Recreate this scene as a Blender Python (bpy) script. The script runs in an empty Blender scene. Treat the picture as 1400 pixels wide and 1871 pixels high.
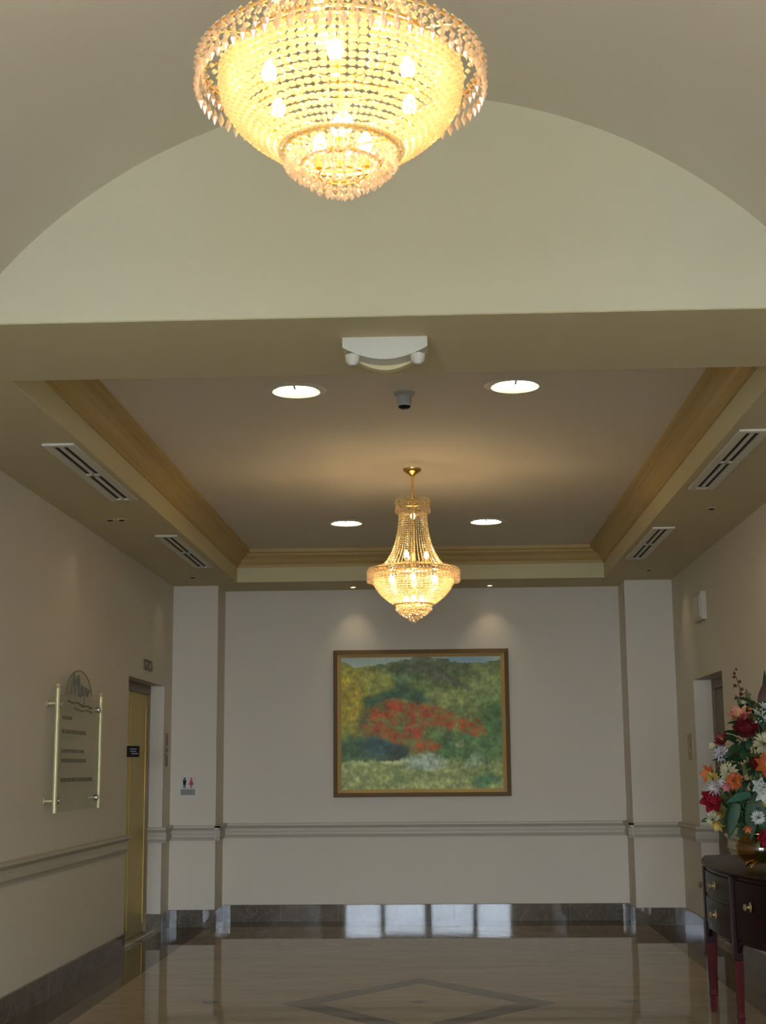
import bpy, math, random
import numpy as np
from mathutils import Vector, Matrix, noise

random.seed(7)
PI = math.pi
SC = bpy.context.scene
COL = SC.collection

# ------------------------------------------------------------------ camera
def cam_basis(yaw, pitch, roll):
    cy, sy, cp, sp = math.cos(yaw), math.sin(yaw), math.cos(pitch), math.sin(pitch)
    f = Vector((-sy * cp, cy * cp, sp)); r = Vector((cy, sy, 0)); u = r.cross(f)
    c, s = math.cos(roll), math.sin(roll)
    return c * r + s * u, -s * r + c * u, f
cam = bpy.data.cameras.new('camera')
cam.sensor_fit = 'HORIZONTAL'; cam.sensor_width = 36.0
cam.lens = 2600.0 / 1400.0 * 36.0
cam.clip_start = 0.05; cam.clip_end = 200
co = bpy.data.objects.new('camera', cam); COL.objects.link(co)
r_, u_, f_ = cam_basis(0.0399, 0.1772, -0.0087)
co.matrix_world = Matrix(((r_.x, u_.x, -f_.x, 0), (r_.y, u_.y, -f_.y, 0), (r_.z, u_.z, -f_.z, 1.6), (0, 0, 0, 1)))
SC.camera = co

# ------------------------------------------------------------------ world, daylight, exposure
SKY = 20.0
w = bpy.data.worlds.new('overcast_sky'); SC.world = w; w.use_nodes = True
nt = w.node_tree; bg = nt.nodes['Background']
geo = nt.nodes.new('ShaderNodeTexCoord'); sep = nt.nodes.new('ShaderNodeSeparateXYZ')
ramp = nt.nodes.new('ShaderNodeValToRGB')
ramp.color_ramp.elements[0].position = 0.0; ramp.color_ramp.elements[0].color = (0.84, 0.90, 1.0, 1)
ramp.color_ramp.elements[1].position = 0.6; ramp.color_ramp.elements[1].color = (0.62, 0.76, 1.0, 1)
nt.links.new(geo.outputs['Generated'], sep.inputs[0]); nt.links.new(sep.outputs['Z'], ramp.inputs['Fac'])
nt.links.new(ramp.outputs['Color'], bg.inputs['Color']); bg.inputs['Strength'].default_value = SKY

def light(name, kind, loc, energy, color, **kw):
    l = bpy.data.lights.new(name, kind); l.energy = energy; l.color = color
    rot = kw.pop('rot', (0, 0, 0))
    for k, v in kw.items():
        if k == 'portal': l.cycles.is_portal = v
        else: setattr(l, k, v)
    o = bpy.data.objects.new(name, l); o.location = loc; o.rotation_euler = rot; COL.objects.link(o)
    return o
# portal helps sampling of the sky through the glazed entrance
light('entrance_daylight_portal', 'AREA', (-0.4, -3.22, 1.45), 1, (1, 1, 1), rot=(PI / 2, 0, 0), shape='RECTANGLE', size=3.9, size_y=2.9, portal=True)

SC.view_settings.view_transform = 'Standard'; SC.view_settings.look = 'None'
SC.view_settings.gamma = 1.0; SC.view_settings.use_curve_mapping = False
SC.view_settings.exposure = 1.1
SC.cycles.max_bounces = 10; SC.cycles.diffuse_bounces = 6; SC.cycles.glossy_bounces = 4
SC.cycles.transparent_max_bounces = 24; SC.cycles.transmission_bounces = 6
SC.cycles.sample_clamp_indirect = 4.0
SC.cycles.caustics_reflective = False; SC.cycles.caustics_refractive = False

# ------------------------------------------------------------------ main dimensions (metres, floor at z = 0)
XL, XR = -2.84, 2.434          # side walls
YE, YF, YB = -3.0, 5.882, 6.793  # entrance wall, beam front, beam back
YW, YP = 15.4965, 14.984       # back wall, pilaster face
ZS, ZC = 3.515, 3.845          # soffit, tray ceiling
PLX, PRX = -2.362, 1.937       # pilaster inner edges
CL, CR, CY = -2.133, 1.711, 14.744   # tray edges
VX, VZ, VR = -0.176, 2.249, 2.284    # vault circle
BH = 0.174

# ------------------------------------------------------------------ materials
def lin(c):
    return tuple((x / 12.92 if x <= 0.04045 else ((x + 0.055) / 1.055) ** 2.4) for x in [v / 255.0 for v in c])
def mat(name, color, rough=0.5, metal=0.0, spec=0.5, noise_amt=0.0, nscale=6.0, bump=0.0, bscale=80.0, coat=0.0, emit=None, estr=0.0, trans=0.0, alpha=1.0):
    m = bpy.data.materials.new(name); m.use_nodes = True; t = m.node_tree
    b = t.nodes['Principled BSDF']
    b.inputs['Base Color'].default_value = (*color, 1)
    b.inputs['Roughness'].default_value = rough; b.inputs['Metallic'].default_value = metal
    b.inputs['Specular IOR Level'].default_value = spec; b.inputs['Coat Weight'].default_value = coat
    b.inputs['Coat Roughness'].default_value = 0.08
    b.inputs['Transmission Weight'].default_value = trans; b.inputs['Alpha'].default_value = alpha
    if emit:
        b.inputs['Emission Color'].default_value = (*emit, 1); b.inputs['Emission Strength'].default_value = estr
    if noise_amt or bump:
        tc = t.nodes.new('ShaderNodeTexCoord'); 
    if noise_amt:
        n = t.nodes.new('ShaderNodeTexNoise'); n.inputs['Scale'].default_value = nscale; n.inputs['Detail'].default_value = 6
        t.links.new(tc.outputs['Object'], n.inputs['Vector'])
        mx = t.nodes.new('ShaderNodeMix'); mx.data_type = 'RGBA'
        lo = tuple(c * (1 - noise_amt) for c in color); hi = tuple(min(1, c * (1 + noise_amt)) for c in color)
        mx.inputs['A'].default_value = (*lo, 1); mx.inputs['B'].default_value = (*hi, 1)
        t.links.new(n.outputs['Fac'], mx.inputs['Factor']); t.links.new(mx.outputs['Result'], b.inputs['Base Color'])
    if bump:
        n2 = t.nodes.new('ShaderNodeTexNoise'); n2.inputs['Scale'].default_value = bscale
        t.links.new(tc.outputs['Object'], n2.inputs['Vector'])
        bp = t.nodes.new('ShaderNodeBump'); bp.inputs['Strength'].default_value = bump; bp.inputs['Distance'].default_value = 0.01
        t.links.new(n2.outputs['Fac'], bp.inputs['Height']); t.links.new(bp.outputs['Normal'], b.inputs['Normal'])
    return m
def marble(name, c1, c2, c3, rough, scale=1.2, vein=0.5, stretch=(1, 1, 1), spec=0.5):
    m = bpy.data.materials.new(name); m.use_nodes = True; t = m.node_tree; L = t.links
    b = t.nodes['Principled BSDF']; b.inputs['Roughness'].default_value = rough; b.inputs['Specular IOR Level'].default_value = spec
    tc = t.nodes.new('ShaderNodeTexCoord'); mp = t.nodes.new('ShaderNodeMapping'); mp.inputs['Scale'].default_value = stretch
    L.new(tc.outputs['Object'], mp.inputs[0])
    n = t.nodes.new('ShaderNodeTexNoise'); n.inputs['Scale'].default_value = scale; n.inputs['Detail'].default_value = 8; n.inputs['Roughness'].default_value = 0.6; n.inputs['Distortion'].default_value = 1.2
    L.new(mp.outputs[0], n.inputs['Vector'])
    rp = t.nodes.new('ShaderNodeValToRGB'); e = rp.color_ramp.elements
    e[0].position = 0.3; e[0].color = (*c1, 1); e[1].position = 0.7; e[1].color = (*c2, 1)
    L.new(n.outputs['Fac'], rp.inputs[0])
    n2 = t.nodes.new('ShaderNodeTexNoise'); n2.inputs['Scale'].default_value = scale * 1.7; n2.inputs['Detail'].default_value = 5; n2.inputs['Distortion'].default_value = 2.5
    L.new(mp.outputs[0], n2.inputs['Vector'])
    r2 = t.nodes.new('ShaderNodeValToRGB'); q = r2.color_ramp.elements
    q[0].position = 0.47; q[0].color = (0, 0, 0, 1); q[1].position = 0.53; q[1].color = (0, 0, 0, 1)
    k = q.new(0.5); k.color = (vein, vein, vein, 1)
    L.new(n2.outputs['Fac'], r2.inputs[0])
    mx = t.nodes.new('ShaderNodeMix'); mx.data_type = 'RGBA'; mx.inputs['B'].default_value = (*c3, 1)
    L.new(r2.outputs[0], mx.inputs['Factor']); L.new(rp.outputs[0], mx.inputs['A']); L.new(mx.outputs['Result'], b.inputs['Base Color'])
    return m
def wood(name, c1, c2, rough, scale=3.0, coat=0.4):
    m = bpy.data.materials.new(name); m.use_nodes = True; t = m.node_tree; L = t.links
    b = t.nodes['Principled BSDF']; b.inputs['Roughness'].default_value = rough; b.inputs['Coat Weight'].default_value = coat; b.inputs['Coat Roughness'].default_value = 0.1; b.inputs['Specular IOR Level'].default_value = 0.08
    tc = t.nodes.new('ShaderNodeTexCoord'); mp = t.nodes.new('ShaderNodeMapping'); mp.inputs['Scale'].default_value = (6, 6, 1)
    L.new(tc.outputs['Object'], mp.inputs[0])
    n = t.nodes.new('ShaderNodeTexNoise'); n.inputs['Scale'].default_value = scale; n.inputs['Detail'].default_value = 6; n.inputs['Distortion'].default_value = 0.6
    L.new(mp.outputs[0], n.inputs['Vector'])
    rp = t.nodes.new('ShaderNodeValToRGB'); e = rp.color_ramp.elements
    e[0].position = 0.35; e[0].color = (*c1, 1); e[1].position = 0.65; e[1].color = (*c2, 1)
    L.new(n.outputs['Fac'], rp.inputs[0]); L.new(rp.outputs[0], b.inputs['Base Color'])
    return m
def thin_glass(name, tint, refl=0.08, rough=0.02):
    m = bpy.data.materials.new(name); m.use_nodes = True; t = m.node_tree; t.nodes.clear()
    o = t.nodes.new('ShaderNodeOutputMaterial'); mx = t.nodes.new('ShaderNodeMixShader')
    a = t.nodes.new('ShaderNodeBsdfTransparent'); a.inputs[0].default_value = (*tint, 1)
    g = t.nodes.new('ShaderNodeBsdfGlossy'); g.inputs['Roughness'].default_value = rough
    mx.inputs[0].default_value = refl
    t.links.new(a.outputs[0], mx.inputs[1]); t.links.new(g.outputs[0], mx.inputs[2]); t.links.new(mx.outputs[0], o.inputs[0])
    return m
def crystal(name, tint):
    m = bpy.data.materials.new(name); m.use_nodes = True; t = m.node_tree; t.nodes.clear(); N = t.nodes.new; L = t.links.new
    o = N('ShaderNodeOutputMaterial')
    tr = N('ShaderNodeBsdfTranslucent'); tr.inputs[0].default_value = (*tint, 1)
    di = N('ShaderNodeBsdfDiffuse'); di.inputs[0].default_value = (*[c * 0.8 for c in tint], 1)
    ta = N('ShaderNodeBsdfTransparent'); ta.inputs[0].default_value = (*tint, 1)
    gl = N('ShaderNodeBsdfGlossy'); gl.inputs['Roughness'].default_value = 0.12; gl.inputs[0].default_value = (*[min(1, c * 1.05) for c in tint], 1)
    m1 = N('ShaderNodeMixShader'); m1.inputs[0].default_value = 0.3; L(tr.outputs[0], m1.inputs[1]); L(di.outputs[0], m1.inputs[2])
    m2 = N('ShaderNodeMixShader'); m2.inputs[0].default_value = 0.3; L(m1.outputs[0], m2.inputs[1]); L(gl.outputs[0], m2.inputs[2])
    m3 = N('ShaderNodeMixShader'); m3.inputs[0].default_value = 0.18; L(m2.outputs[0], m3.inputs[1]); L(ta.outputs[0], m3.inputs[2])
    L(m3.outputs[0], o.inputs[0])
    return m

M = {}
M['paint'] = mat('cream_wall_paint', (0.66, 0.60, 0.49), 0.75, bump=0.05, bscale=120, noise_amt=0.02, nscale=1.5)
M['vault'] = mat('vault_paint', (0.62, 0.565, 0.45), 0.8, noise_amt=0.02, nscale=1.5)
M['beam'] = mat('yellow_cream_beam_paint', (0.60, 0.545, 0.375), 0.75, bump=0.05, bscale=120, noise_amt=0.02, nscale=1.5)
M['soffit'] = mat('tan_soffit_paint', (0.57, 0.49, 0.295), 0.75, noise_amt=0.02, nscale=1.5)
M['ceil'] = mat('tray_ceiling_paint', (0.72, 0.645, 0.52), 0.8, noise_amt=0.02, nscale=1.5)
M['crown'] = mat('orange_lit_crown_paint', (0.50, 0.35, 0.13), 0.6)  # tan moulding with the chandelier's orange light mixed into its colour
M['fascia'] = mat('pale_fascia_paint', (0.62, 0.54, 0.31), 0.7)
M['rail'] = mat('taupe_rail_paint', (0.50, 0.46, 0.36), 0.5)
M['base'] = marble('grey_baseboard_marble', (0.09, 0.075, 0.055), (0.16, 0.135, 0.105), (0.24, 0.21, 0.17), 0.03, 2.5, 0.5, (1, 1, 1), 0.4)
M['field'] = marble('beige_floor_marble', (0.31, 0.235, 0.155), (0.40, 0.31, 0.21), (0.27, 0.20, 0.125), 0.03, 1.1, 0.35, (1, 3, 1), 0.10)
M['border'] = marble('dark_border_marble', (0.10, 0.075, 0.05), (0.15, 0.115, 0.08), (0.2, 0.16, 0.11), 0.03, 3.0, 0.3, (1, 1, 1), 0.05)
M['inlay'] = marble('brown_inlay_marble', (0.09, 0.06, 0.035), (0.12, 0.085, 0.05), (0.14, 0.10, 0.06), 0.03, 4.0, 0.3, (1, 1, 1), 0.14)
M['white'] = mat('white_enamel', (0.66, 0.64, 0.54), 0.5)
M['dark'] = mat('dark_void', (0.02, 0.02, 0.02), 0.8)
M['black'] = mat('black_plastic', (0.008, 0.007, 0.007), 0.6, spec=0.15)
M['grey'] = mat('grey_plastic', (0.35, 0.34, 0.32), 0.45)
M['brass'] = mat('polished_brass', (0.80, 0.60, 0.22), 0.25, 1.0)
M['rod'] = mat('satin_pale_brass', (0.62, 0.56, 0.32), 0.5, 0.5)
M['brassdoor'] = mat('brushed_brass_door', (0.52, 0.40, 0.11), 0.42, 0.75)
M['bronze'] = mat('dark_bronze_door', (0.16, 0.11, 0.06), 0.4, 0.6)
M['oldbrass'] = mat('aged_brass', (0.35, 0.26, 0.12), 0.5, 0.7)
M['gold'] = mat('gold_plated_metal', (0.95, 0.62, 0.2), 0.25, 1.0)
M['chrome'] = mat('satin_steel', (0.6, 0.58, 0.52), 0.3, 1.0)
M['crystal'] = crystal('cut_crystal', (1.0, 0.90, 0.67))
M['crystalc'] = crystal('clear_cut_crystal', (1.0, 0.84, 0.68))
M['bulb'] = mat('lit_candle_bulb', (1, 0.9, 0.7), 0.3, emit=(1.0, 0.74, 0.41), estr=88.0)
M['bulbw'] = mat('dim_candle_bulb', (1, 0.9, 0.7), 0.3, emit=(1.0, 0.66, 0.30), estr=12.0)
M['tube'] = mat('lit_downlight_lamp', (1, 1, 0.9), 0.3, emit=(1.0, 0.98, 0.74), estr=6.0)
M['reflector'] = mat('downlight_reflector', (0.85, 0.85, 0.72), 0.2, 0.7, emit=(1.0, 0.98, 0.62), estr=0.35)  # slight emission stands in for lamp light caught by the reflector
M['spot'] = mat('lit_spot_lamp', (1, 0.95, 0.85), 0.3, emit=(1.0, 0.88, 0.66), estr=6.0)
M['glass'] = thin_glass('door_glass', (0.93, 0.96, 0.97), 0.07)
M['signglass'] = thin_glass('green_sign_glass', (0.945, 0.96, 0.93), 0.04, 0.05)
M['clearglass'] = thin_glass('clear_lamp_cover', (0.9, 0.9, 0.86), 0.18, 0.1)
M['vaseglass'] = thin_glass('amber_vase_glass', (0.80, 0.68, 0.46), 0.08, 0.12)
M['etch'] = mat('etched_grey_lettering', (0.17, 0.16, 0.12), 0.7)
M['frame'] = mat('dark_gilt_frame', (0.17, 0.10, 0.035), 0.4, 0.3)
M['gilt'] = mat('gilt_slip', (0.62, 0.42, 0.16), 0.35, 0.5)
M['navy'] = mat('dark_door_metal', (0.05, 0.06, 0.09), 0.4, 0.4)
M['mahog'] = wood('dark_mahogany', (0.008, 0.003, 0.003), (0.018, 0.005, 0.005), 0.3, coat=0.0)
M['mahogleg'] = wood('daylit_mahogany_leg', (0.045, 0.006, 0.006), (0.075, 0.009, 0.008), 0.4, coat=0.0)  # legs' redder tone is daylight on the mahogany, put into the colour
M['paving'] = mat('outside_paving', (0.42, 0.42, 0.40), 0.8, noise_amt=0.1, nscale=3)
M['red'] = mat('red_print', (0.45, 0.04, 0.05), 0.6)
M['signgrey'] = mat('grey_sign_plate', (0.25, 0.26, 0.22), 0.5)

# ------------------------------------------------------------------ mesh helpers
class MB:
    def __init__(s): s.v = []; s.f = []; s.mi = []
    def add(s, v, f, k=0):
        n = len(s.v); s.v += [tuple(p) for p in v]; s.f += [tuple(i + n for i in q) for q in f]; s.mi += [k] * len(f); return s
    def box(s, a, b, k=0):
        x0, y0, z0 = a; x1, y1, z1 = b
        if x0 > x1: x0, x1 = x1, x0
        if y0 > y1: y0, y1 = y1, y0
        if z0 > z1: z0, z1 = z1, z0
        return s.add([(x0, y0, z0), (x1, y0, z0), (x1, y1, z0), (x0, y1, z0), (x0, y0, z1), (x1, y0, z1), (x1, y1, z1), (x0, y1, z1)],
                     [(0, 3, 2, 1), (4, 5, 6, 7), (0, 1, 5, 4), (1, 2, 6, 5), (2, 3, 7, 6), (3, 0, 4, 7)], k)
    def bbox(s, a, b, c=0.004, k=0):
        """box with all edges chamfered by c"""
        x0, y0, z0 = a; x1, y1, z1 = b
        pts = []
        for z, i in ((z0, c), (z0 + c, 0), (z1 - c, 0), (z1, c)):
            pts.append([(x0 + i, y0 + i + (c if i == 0 else 0) * 0, z), (x1 - i, y0 + i, z), (x1 - i, y1 - i, z), (x0 + i, y1 - i, z)])
        return s.loft(pts, True, True, k)
    def loft(s, rings, closed=True, caps=True, k=0):
        n = len(rings[0]); v = [p for r in rings for p in r]; f = []
        for i in range(len(rings) - 1):
            for j in range(n if closed else n - 1):
                a = i * n + j; b = i * n + (j + 1) % n
                f.append((a, b, b + n, a + n))
        if caps and closed:
            f.append(tuple(range(n))[::-1]); f.append(tuple((len(rings) - 1) * n + i for i in range(n)))
        return s.add(v, f, k)
    def lathe(s, prof, c=(0, 0, 0), n=24, caps=True, k=0, axis='z'):
        rings = []
        for r, z in prof:
            ring = []
            for i in range(n):
                a = 2 * PI * i / n; x, y = r * math.cos(a), r * math.sin(a)
                if axis == 'z': p = (c[0] + x, c[1] + y, c[2] + z)
                elif axis == 'x': p = (c[0] + z, c[1] + x, c[2] + y)
                else: p = (c[0] + y, c[1] + z, c[2] + x)
                ring.append(p)
            rings.append(ring)
        return s.loft(rings, True, caps, k)
    def prism(s, pts, axis, a, b, k=0):
        """2-D polygon pts extruded along axis from a to b"""
        def P(p, t):
            return (t, p[0], p[1]) if axis == 'x' else (p[0], t, p[1]) if axis == 'y' else (p[0], p[1], t)
        return s.loft([[P(p, a) for p in pts], [P(p, b) for p in pts]], True, True, k)
    def tube(s, path, r, n=8, k=0, flat=1.0):
        P = [Vector(p) for p in path]; rings = []
        rr = r if isinstance(r, (list, tuple)) else [r] * len(P)
        for i, p in enumerate(P):
            d = (P[min(i + 1, len(P) - 1)] - P[max(i - 1, 0)]).normalized()
            up = Vector((0, 0, 1)) if abs(d.z) < 0.9 else Vector((1, 0, 0))
            a = d.cross(up).normalized(); b = a.cross(d)
            rings.append([p + rr[i] * (math.cos(2 * PI * j / n) * a + flat * math.sin(2 * PI * j / n) * b) for j in range(n)])
        return s.loft(rings, True, True, k)
    def torus(s, R, r, c=(0, 0, 0), n=48, m=8, sz=1.0, k=0):
        v = []; f = []
        for i in range(n):
            a = 2 * PI * i / n
            for j in range(m):
                b = 2 * PI * j / m; q = R + r * math.cos(b)
                v.append((c[0] + q * math.cos(a), c[1] + q * math.sin(a), c[2] + r * sz * math.sin(b)))
                f.append((i * m + j, ((i + 1) % n) * m + j, ((i + 1) % n) * m + (j + 1) % m, i * m + (j + 1) % m))
        return s.add(v, f, k)
    def bead(s, c, r, h, n=4, tw=0.0):
        """faceted bead: a bipyramid"""
        v = [(c[0], c[1], c[2] + h)] + [(c[0] + r * math.cos(tw + 2 * PI * i / n), c[1] + r * math.sin(tw + 2 * PI * i / n), c[2]) for i in range(n)] + [(c[0], c[1], c[2] - h)]
        f = [(0, 1 + i, 1 + (i + 1) % n) for i in range(n)] + [(n + 1, 1 + (i + 1) % n, 1 + i) for i in range(n)]
        return s.add(v, f)
    def mesh(s, name, mats, smooth=False):
        me = bpy.data.meshes.new(name); me.from_pydata(s.v, [], s.f)
        for m in (mats if isinstance(mats, (list, tuple)) else [mats]): me.materials.append(m)
        if any(s.mi):
            me.polygons.foreach_set('material_index', s.mi)
        me.validate(); 
        import bmesh
        bm = bmesh.new(); bm.from_mesh(me); bmesh.ops.recalc_face_normals(bm, faces=bm.faces)
        bm.to_mesh(me); bm.free()
        if smooth:
            me.shade_smooth()
            try: me.set_sharp_from_angle(angle=math.radians(smooth if smooth is not True else 40))
            except Exception: pass
        return me
    def build(s, name, mats, parent=None, loc=None, smooth=False, **props):
        return place(name, s.mesh(name, mats, smooth), parent, loc, **props)
def place(name, me, parent=None, loc=None, rot=None, **props):
    o = bpy.data.objects.new(name, me); COL.objects.link(o)
    if parent is not None: o.parent = parent
    if loc is not None: o.location = loc
    if rot is not None: o.rotation_euler = rot
    for k, v in props.items(): o[k] = v
    return o
def thing(name, label, cat, loc=(0, 0, 0), rotz=0.0, group=None):
    o = bpy.data.objects.new(name, None); COL.objects.link(o); o.location = loc; o.rotation_euler = (0, 0, rotz)
    o.empty_display_size = 0.1
    o['label'] = label; o['category'] = cat
    if group: o['group'] = group
    return o
def tag(o, label, cat, group=None):
    o['label'] = label; o['category'] = cat
    if group: o['group'] = group
    return o
def dup_tree(src, loc, rotz=None, label=None, group=None):
    r = src.copy(); COL.objects.link(r); r.location = loc
    if rotz is not None: r.rotation_euler = (0, 0, rotz)
    if label: r['label'] = label
    if group: r['group'] = group
    for ch in KIDS.get(src.name, list(src.children)):
        c = ch.copy(); COL.objects.link(c); c.parent = r
        for g in list(ch.children):
            d = g.copy(); COL.objects.link(d); d.parent = c
    return r
KIDS = {}
ST = dict(kind='structure')

# ------------------------------------------------------------------ the setting
TL_, TR_ = 0.14, 0.17
floor = MB().box((XL - 0.4, YE - 0.2, -0.15), (XR + 0.4, YW + 0.2, 0)).build('floor', M['field'], **ST)
e = 0.0008
MB().box((XL, YE, 0), (-2.42, YP, e)).build('floor_border', M['border'], floor)
MB().box((2.05, YE, 0), (XR, YP, e)).build('floor_border', M['border'], floor)
MB().box((PLX, YP, 0), (PRX, YW, e)).build('floor_border', M['border'], floor)
def rhomb(cx, cy, ax, ay, wx, wy, name='floor_inlay'):
    o = [(cx, cy + ay), (cx + ax, cy), (cx, cy - ay), (cx - ax, cy)]
    if wx:
        i = [(cx, cy + ay - wy), (cx + ax - wx, cy), (cx, cy - ay + wy), (cx - ax + wx, cy)]
        m = MB()
        for k in range(4):
            q = (k + 1) % 4
            m.prism([o[k], o[q], i[q], i[k]], 'z', 0, e)
    else:
        m = MB().prism(o, 'z', 0, e)
    return m.build(name, M['inlay'], floor)
DX = -0.195
rhomb(DX, 10.22, 0.945, 1.175, 0.255, 0.26)
for x in (DX, DX - 1.45, DX + 1.45):
    rhomb(x, 10.28, 0.062, 0.075, 0, 0)
rhomb(DX, 3.4, 0.945, 1.175, 0.255, 0.26)

ZT = 4.75
def wall_side(name, x0, x1, a, b, top):
    m = MB().box((x0, YE - 0.2, 0), (x1, a, ZT)).box((x0, a, top), (x1, b, ZT)).box((x0, b, 0), (x1, YW + 0.2, ZT))
    return m.build(name, M['paint'], **ST)
LA, LB_, LT = 12.89, 14.57, 2.435
RA, RB_, RT = 12.52, 13.95, 2.40
wl = wall_side('wall_left', XL - TL_, XL, LA, LB_, LT)
wr = wall_side('wall_right', XR, XR + TR_, RA, RB_, RT)
wb = MB().box((XL - 0.2, YW, 0), (XR + 0.2, YW + 0.2, ZT)).build('wall_back', M['paint'], **ST)
# projecting piers at both ends of the back wall
MB().box((XL, YP, BH), (PLX, YW, ZS)).box((XL, YP + 0.002, 0), (PLX - 0.002, YW, BH)).build('wall_back_left_pier', M['paint'], **ST)
MB().box((PRX, YP, BH), (XR, YW, ZS)).box((PRX + 0.002, YP + 0.002, 0), (XR, YW, BH)).build('wall_back_right_pier', M['paint'], **ST)
# ceiling: tray with soffits
ceil = MB().box((CL - 0.2, YB, ZC), (CR + 0.2, CY + 0.2, ZC + 0.15)).build('ceiling', M['ceil'], **ST)
MB().box((XL, YB, ZS), (CL, YW, ZC + 0.15)).box((CR, YB, ZS), (XR, YW, ZC + 0.15)).box((CL, CY, ZS), (CR, YW, ZC + 0.15)).build('ceiling_soffit', [M['soffit']], ceil)
# pale fascia boards lining the tray
fz = 3.69
for nm, a, b in (('fascia', (CL, YB, ZS + 0.001), (CL + 0.008, CY, fz)), ('fascia', (CR - 0.008, YB, ZS + 0.001), (CR, CY, fz)), ('fascia', (CL + 0.008, CY - 0.008, ZS + 0.001), (CR - 0.008, CY, fz))):
    MB().box(a, b).build(nm, M['fascia'], ceil)
# crown moulding (profile: d out from the fascia, z)
prof = [(0.0, fz - 0.02), (0.022, fz - 0.02), (0.022, fz + 0.008), (0.03, fz + 0.012), (0.05, fz + 0.03), (0.07, fz + 0.06), (0.105, fz + 0.085), (0.125, fz + 0.09), (0.125, fz + 0.11), (0.155, fz + 0.118), (0.155, ZC), (0.0, ZC)]
def crown(path_a, path_b, nx, ny, cut_a, cut_b, name):
    """profile swept between two corners; nx, ny = inward normal; ends mitred along the run by d"""
    rings = []
    for base, cut in ((path_a, cut_a), (path_b, cut_b)):
        rings.append([(base[0] + nx * d + (cut * d if ny else 0), base[1] + ny * d + (cut * d if nx else 0), z) for d, z in prof])
    return MB().loft(rings, True, True).build(name, M['crown'], **ST)
crown((CL, YB, 0), (CL, CY, 0), 1, 0, 0, -1, 'trim_1')
crown((CR, YB, 0), (CR, CY, 0), -1, 0, 0, -1, 'trim_2')
crown((CL, CY, 0), (CR, CY, 0), 0, -1, 1, -1, 'trim_3')
# beam between the vaulted lobby and the corridor
arch = [(VX + VR * math.cos(a), VZ + VR * math.sin(a)) for a in np.linspace(math.asin((ZS - VZ) / VR), PI - math.asin((ZS - VZ) / VR), 49)]
MB().box((XL, YF, ZS), (XR, YB, ZT)).build('wall_front_beam', M['beam'], **ST)
MB().box((XL, YF + 0.004, ZS - 0.004), (XR, YB, ZS)).build('trim_4', M['soffit'], **ST)
# vault shell over the lobby
m = MB()
rings = []
for y in (YE, YF):
    rings.append([(p[0], y, p[1]) for p in arch])
m.loft(rings, False, False)
outer = [(VX + (VR + 0.12) * math.cos(a), VZ + (VR + 0.12) * math.sin(a)) for a in np.linspace(0.45, PI - 0.45, 33)]
m2 = MB()
pts = [(XR, ZS), (XR, ZT + 0.1), (XL, ZT + 0.1), (XL, ZS)] + [(p[0], p[1]) for p in arch[::-1]]
m2.prism(pts, 'y', YE, YF)
m2.build('ceiling_vault', M['vault'], smooth=30, **ST)
# entrance wall with glazed opening
GX0, GX1, GZ = -2.33, 1.53, 2.9
MB().box((XL - 0.2, YE - 0.2, 0), (GX0, YE, ZT)).box((GX1, YE - 0.2, 0), (XR + 0.2, YE, ZT)).box((GX0, YE - 0.2, GZ), (GX1, YE, ZT)).build('wall_front', M['paint'], **ST)
MB().box((-14, -30, -0.2), (14, YE - 0.2, -0.02)).build('ground', M['paving'], kind='structure')
xs = [GX0, -1.47, -0.39, 0.72, GX1]
door = MB()
for x in xs: door.box((x - 0.035, YE - 0.14, 0), (x + 0.035, YE - 0.06, GZ))
for z in (2.32, GZ - 0.03): door.box((GX0, YE - 0.14, z - 0.035), (GX1, YE - 0.06, z + 0.03))
d1 = door.build('door_1', M['navy'], **ST)
for i in range(4):
    a, b = xs[i] + 0.035, xs[i + 1] - 0.035
    if i in (1, 2):
        MB().box((a, YE - 0.12, 0.01), (a + 0.05, YE - 0.08, 2.28)).box((b - 0.05, YE - 0.12, 0.01), (b, YE - 0.08, 2.28)).box((a, YE - 0.12, 0.01), (b, YE - 0.08, 0.14)).box((a, YE - 0.12, 2.2), (b, YE - 0.08, 2.28)).build('door_leaf', M['navy'], d1)
        hx = b - 0.09 if i == 1 else a + 0.09
        MB().tube([(hx, YE - 0.08, 0.85), (hx, YE - 0.02, 0.87), (hx, YE - 0.02, 1.38), (hx, YE - 0.08, 1.4)], 0.014).build('door_handle', M['chrome'], d1)
    MB().box((a, YE - 0.103, 0.14 if i in (1, 2) else 0.0), (b, YE - 0.097, 2.285)).build('pane', M['glass'], d1)
    MB().box((a, YE - 0.103, 2.35), (b, YE - 0.097, GZ - 0.065)).build('pane', M['glass'], d1)

# chair rails
RZ0, RZ1 = 0.865, 1.02
def rail_prof():
    z0 = RZ0
    return [(0, z0), (0.012, z0), (0.016, z0 + 0.02), (0.028, z0 + 0.035), (0.028, z0 + 0.06), (0.02, z0 + 0.07), (0.022, z0 + 0.10), (0.036, z0 + 0.118), (0.05, z0 + 0.13), (0.05, z0 + 0.15), (0.042, RZ1), (0, RZ1)]
def rail(segs, name):
    """segs: list of (x0, y0, x1, y1, nx, ny)"""
    m = MB()
    for x0, y0, x1, y1, nx, ny in segs:
        m.loft([[(x0 + nx * d, y0 + ny * d, z) for d, z in rail_prof()], [(x1 + nx * d, y1 + ny * d, z) for d, z in rail_prof()]])
    return m.build(name, M['rail'], smooth=30, **ST)
rail([(XL, YE, XL, LA, 1, 0), (XL, LB_, XL, YP, 1, 0), (XL - TL_ + 0.001, LB_, XL + 0.05, LB_, 0, -1)], 'trim_5')
rail([(XR, YE, XR, RA, -1, 0), (XR, RB_, XR, YP, -1, 0), (XR - 0.05, RB_, XR + TR_ - 0.001, RB_, 0, -1)], 'trim_6')
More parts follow.
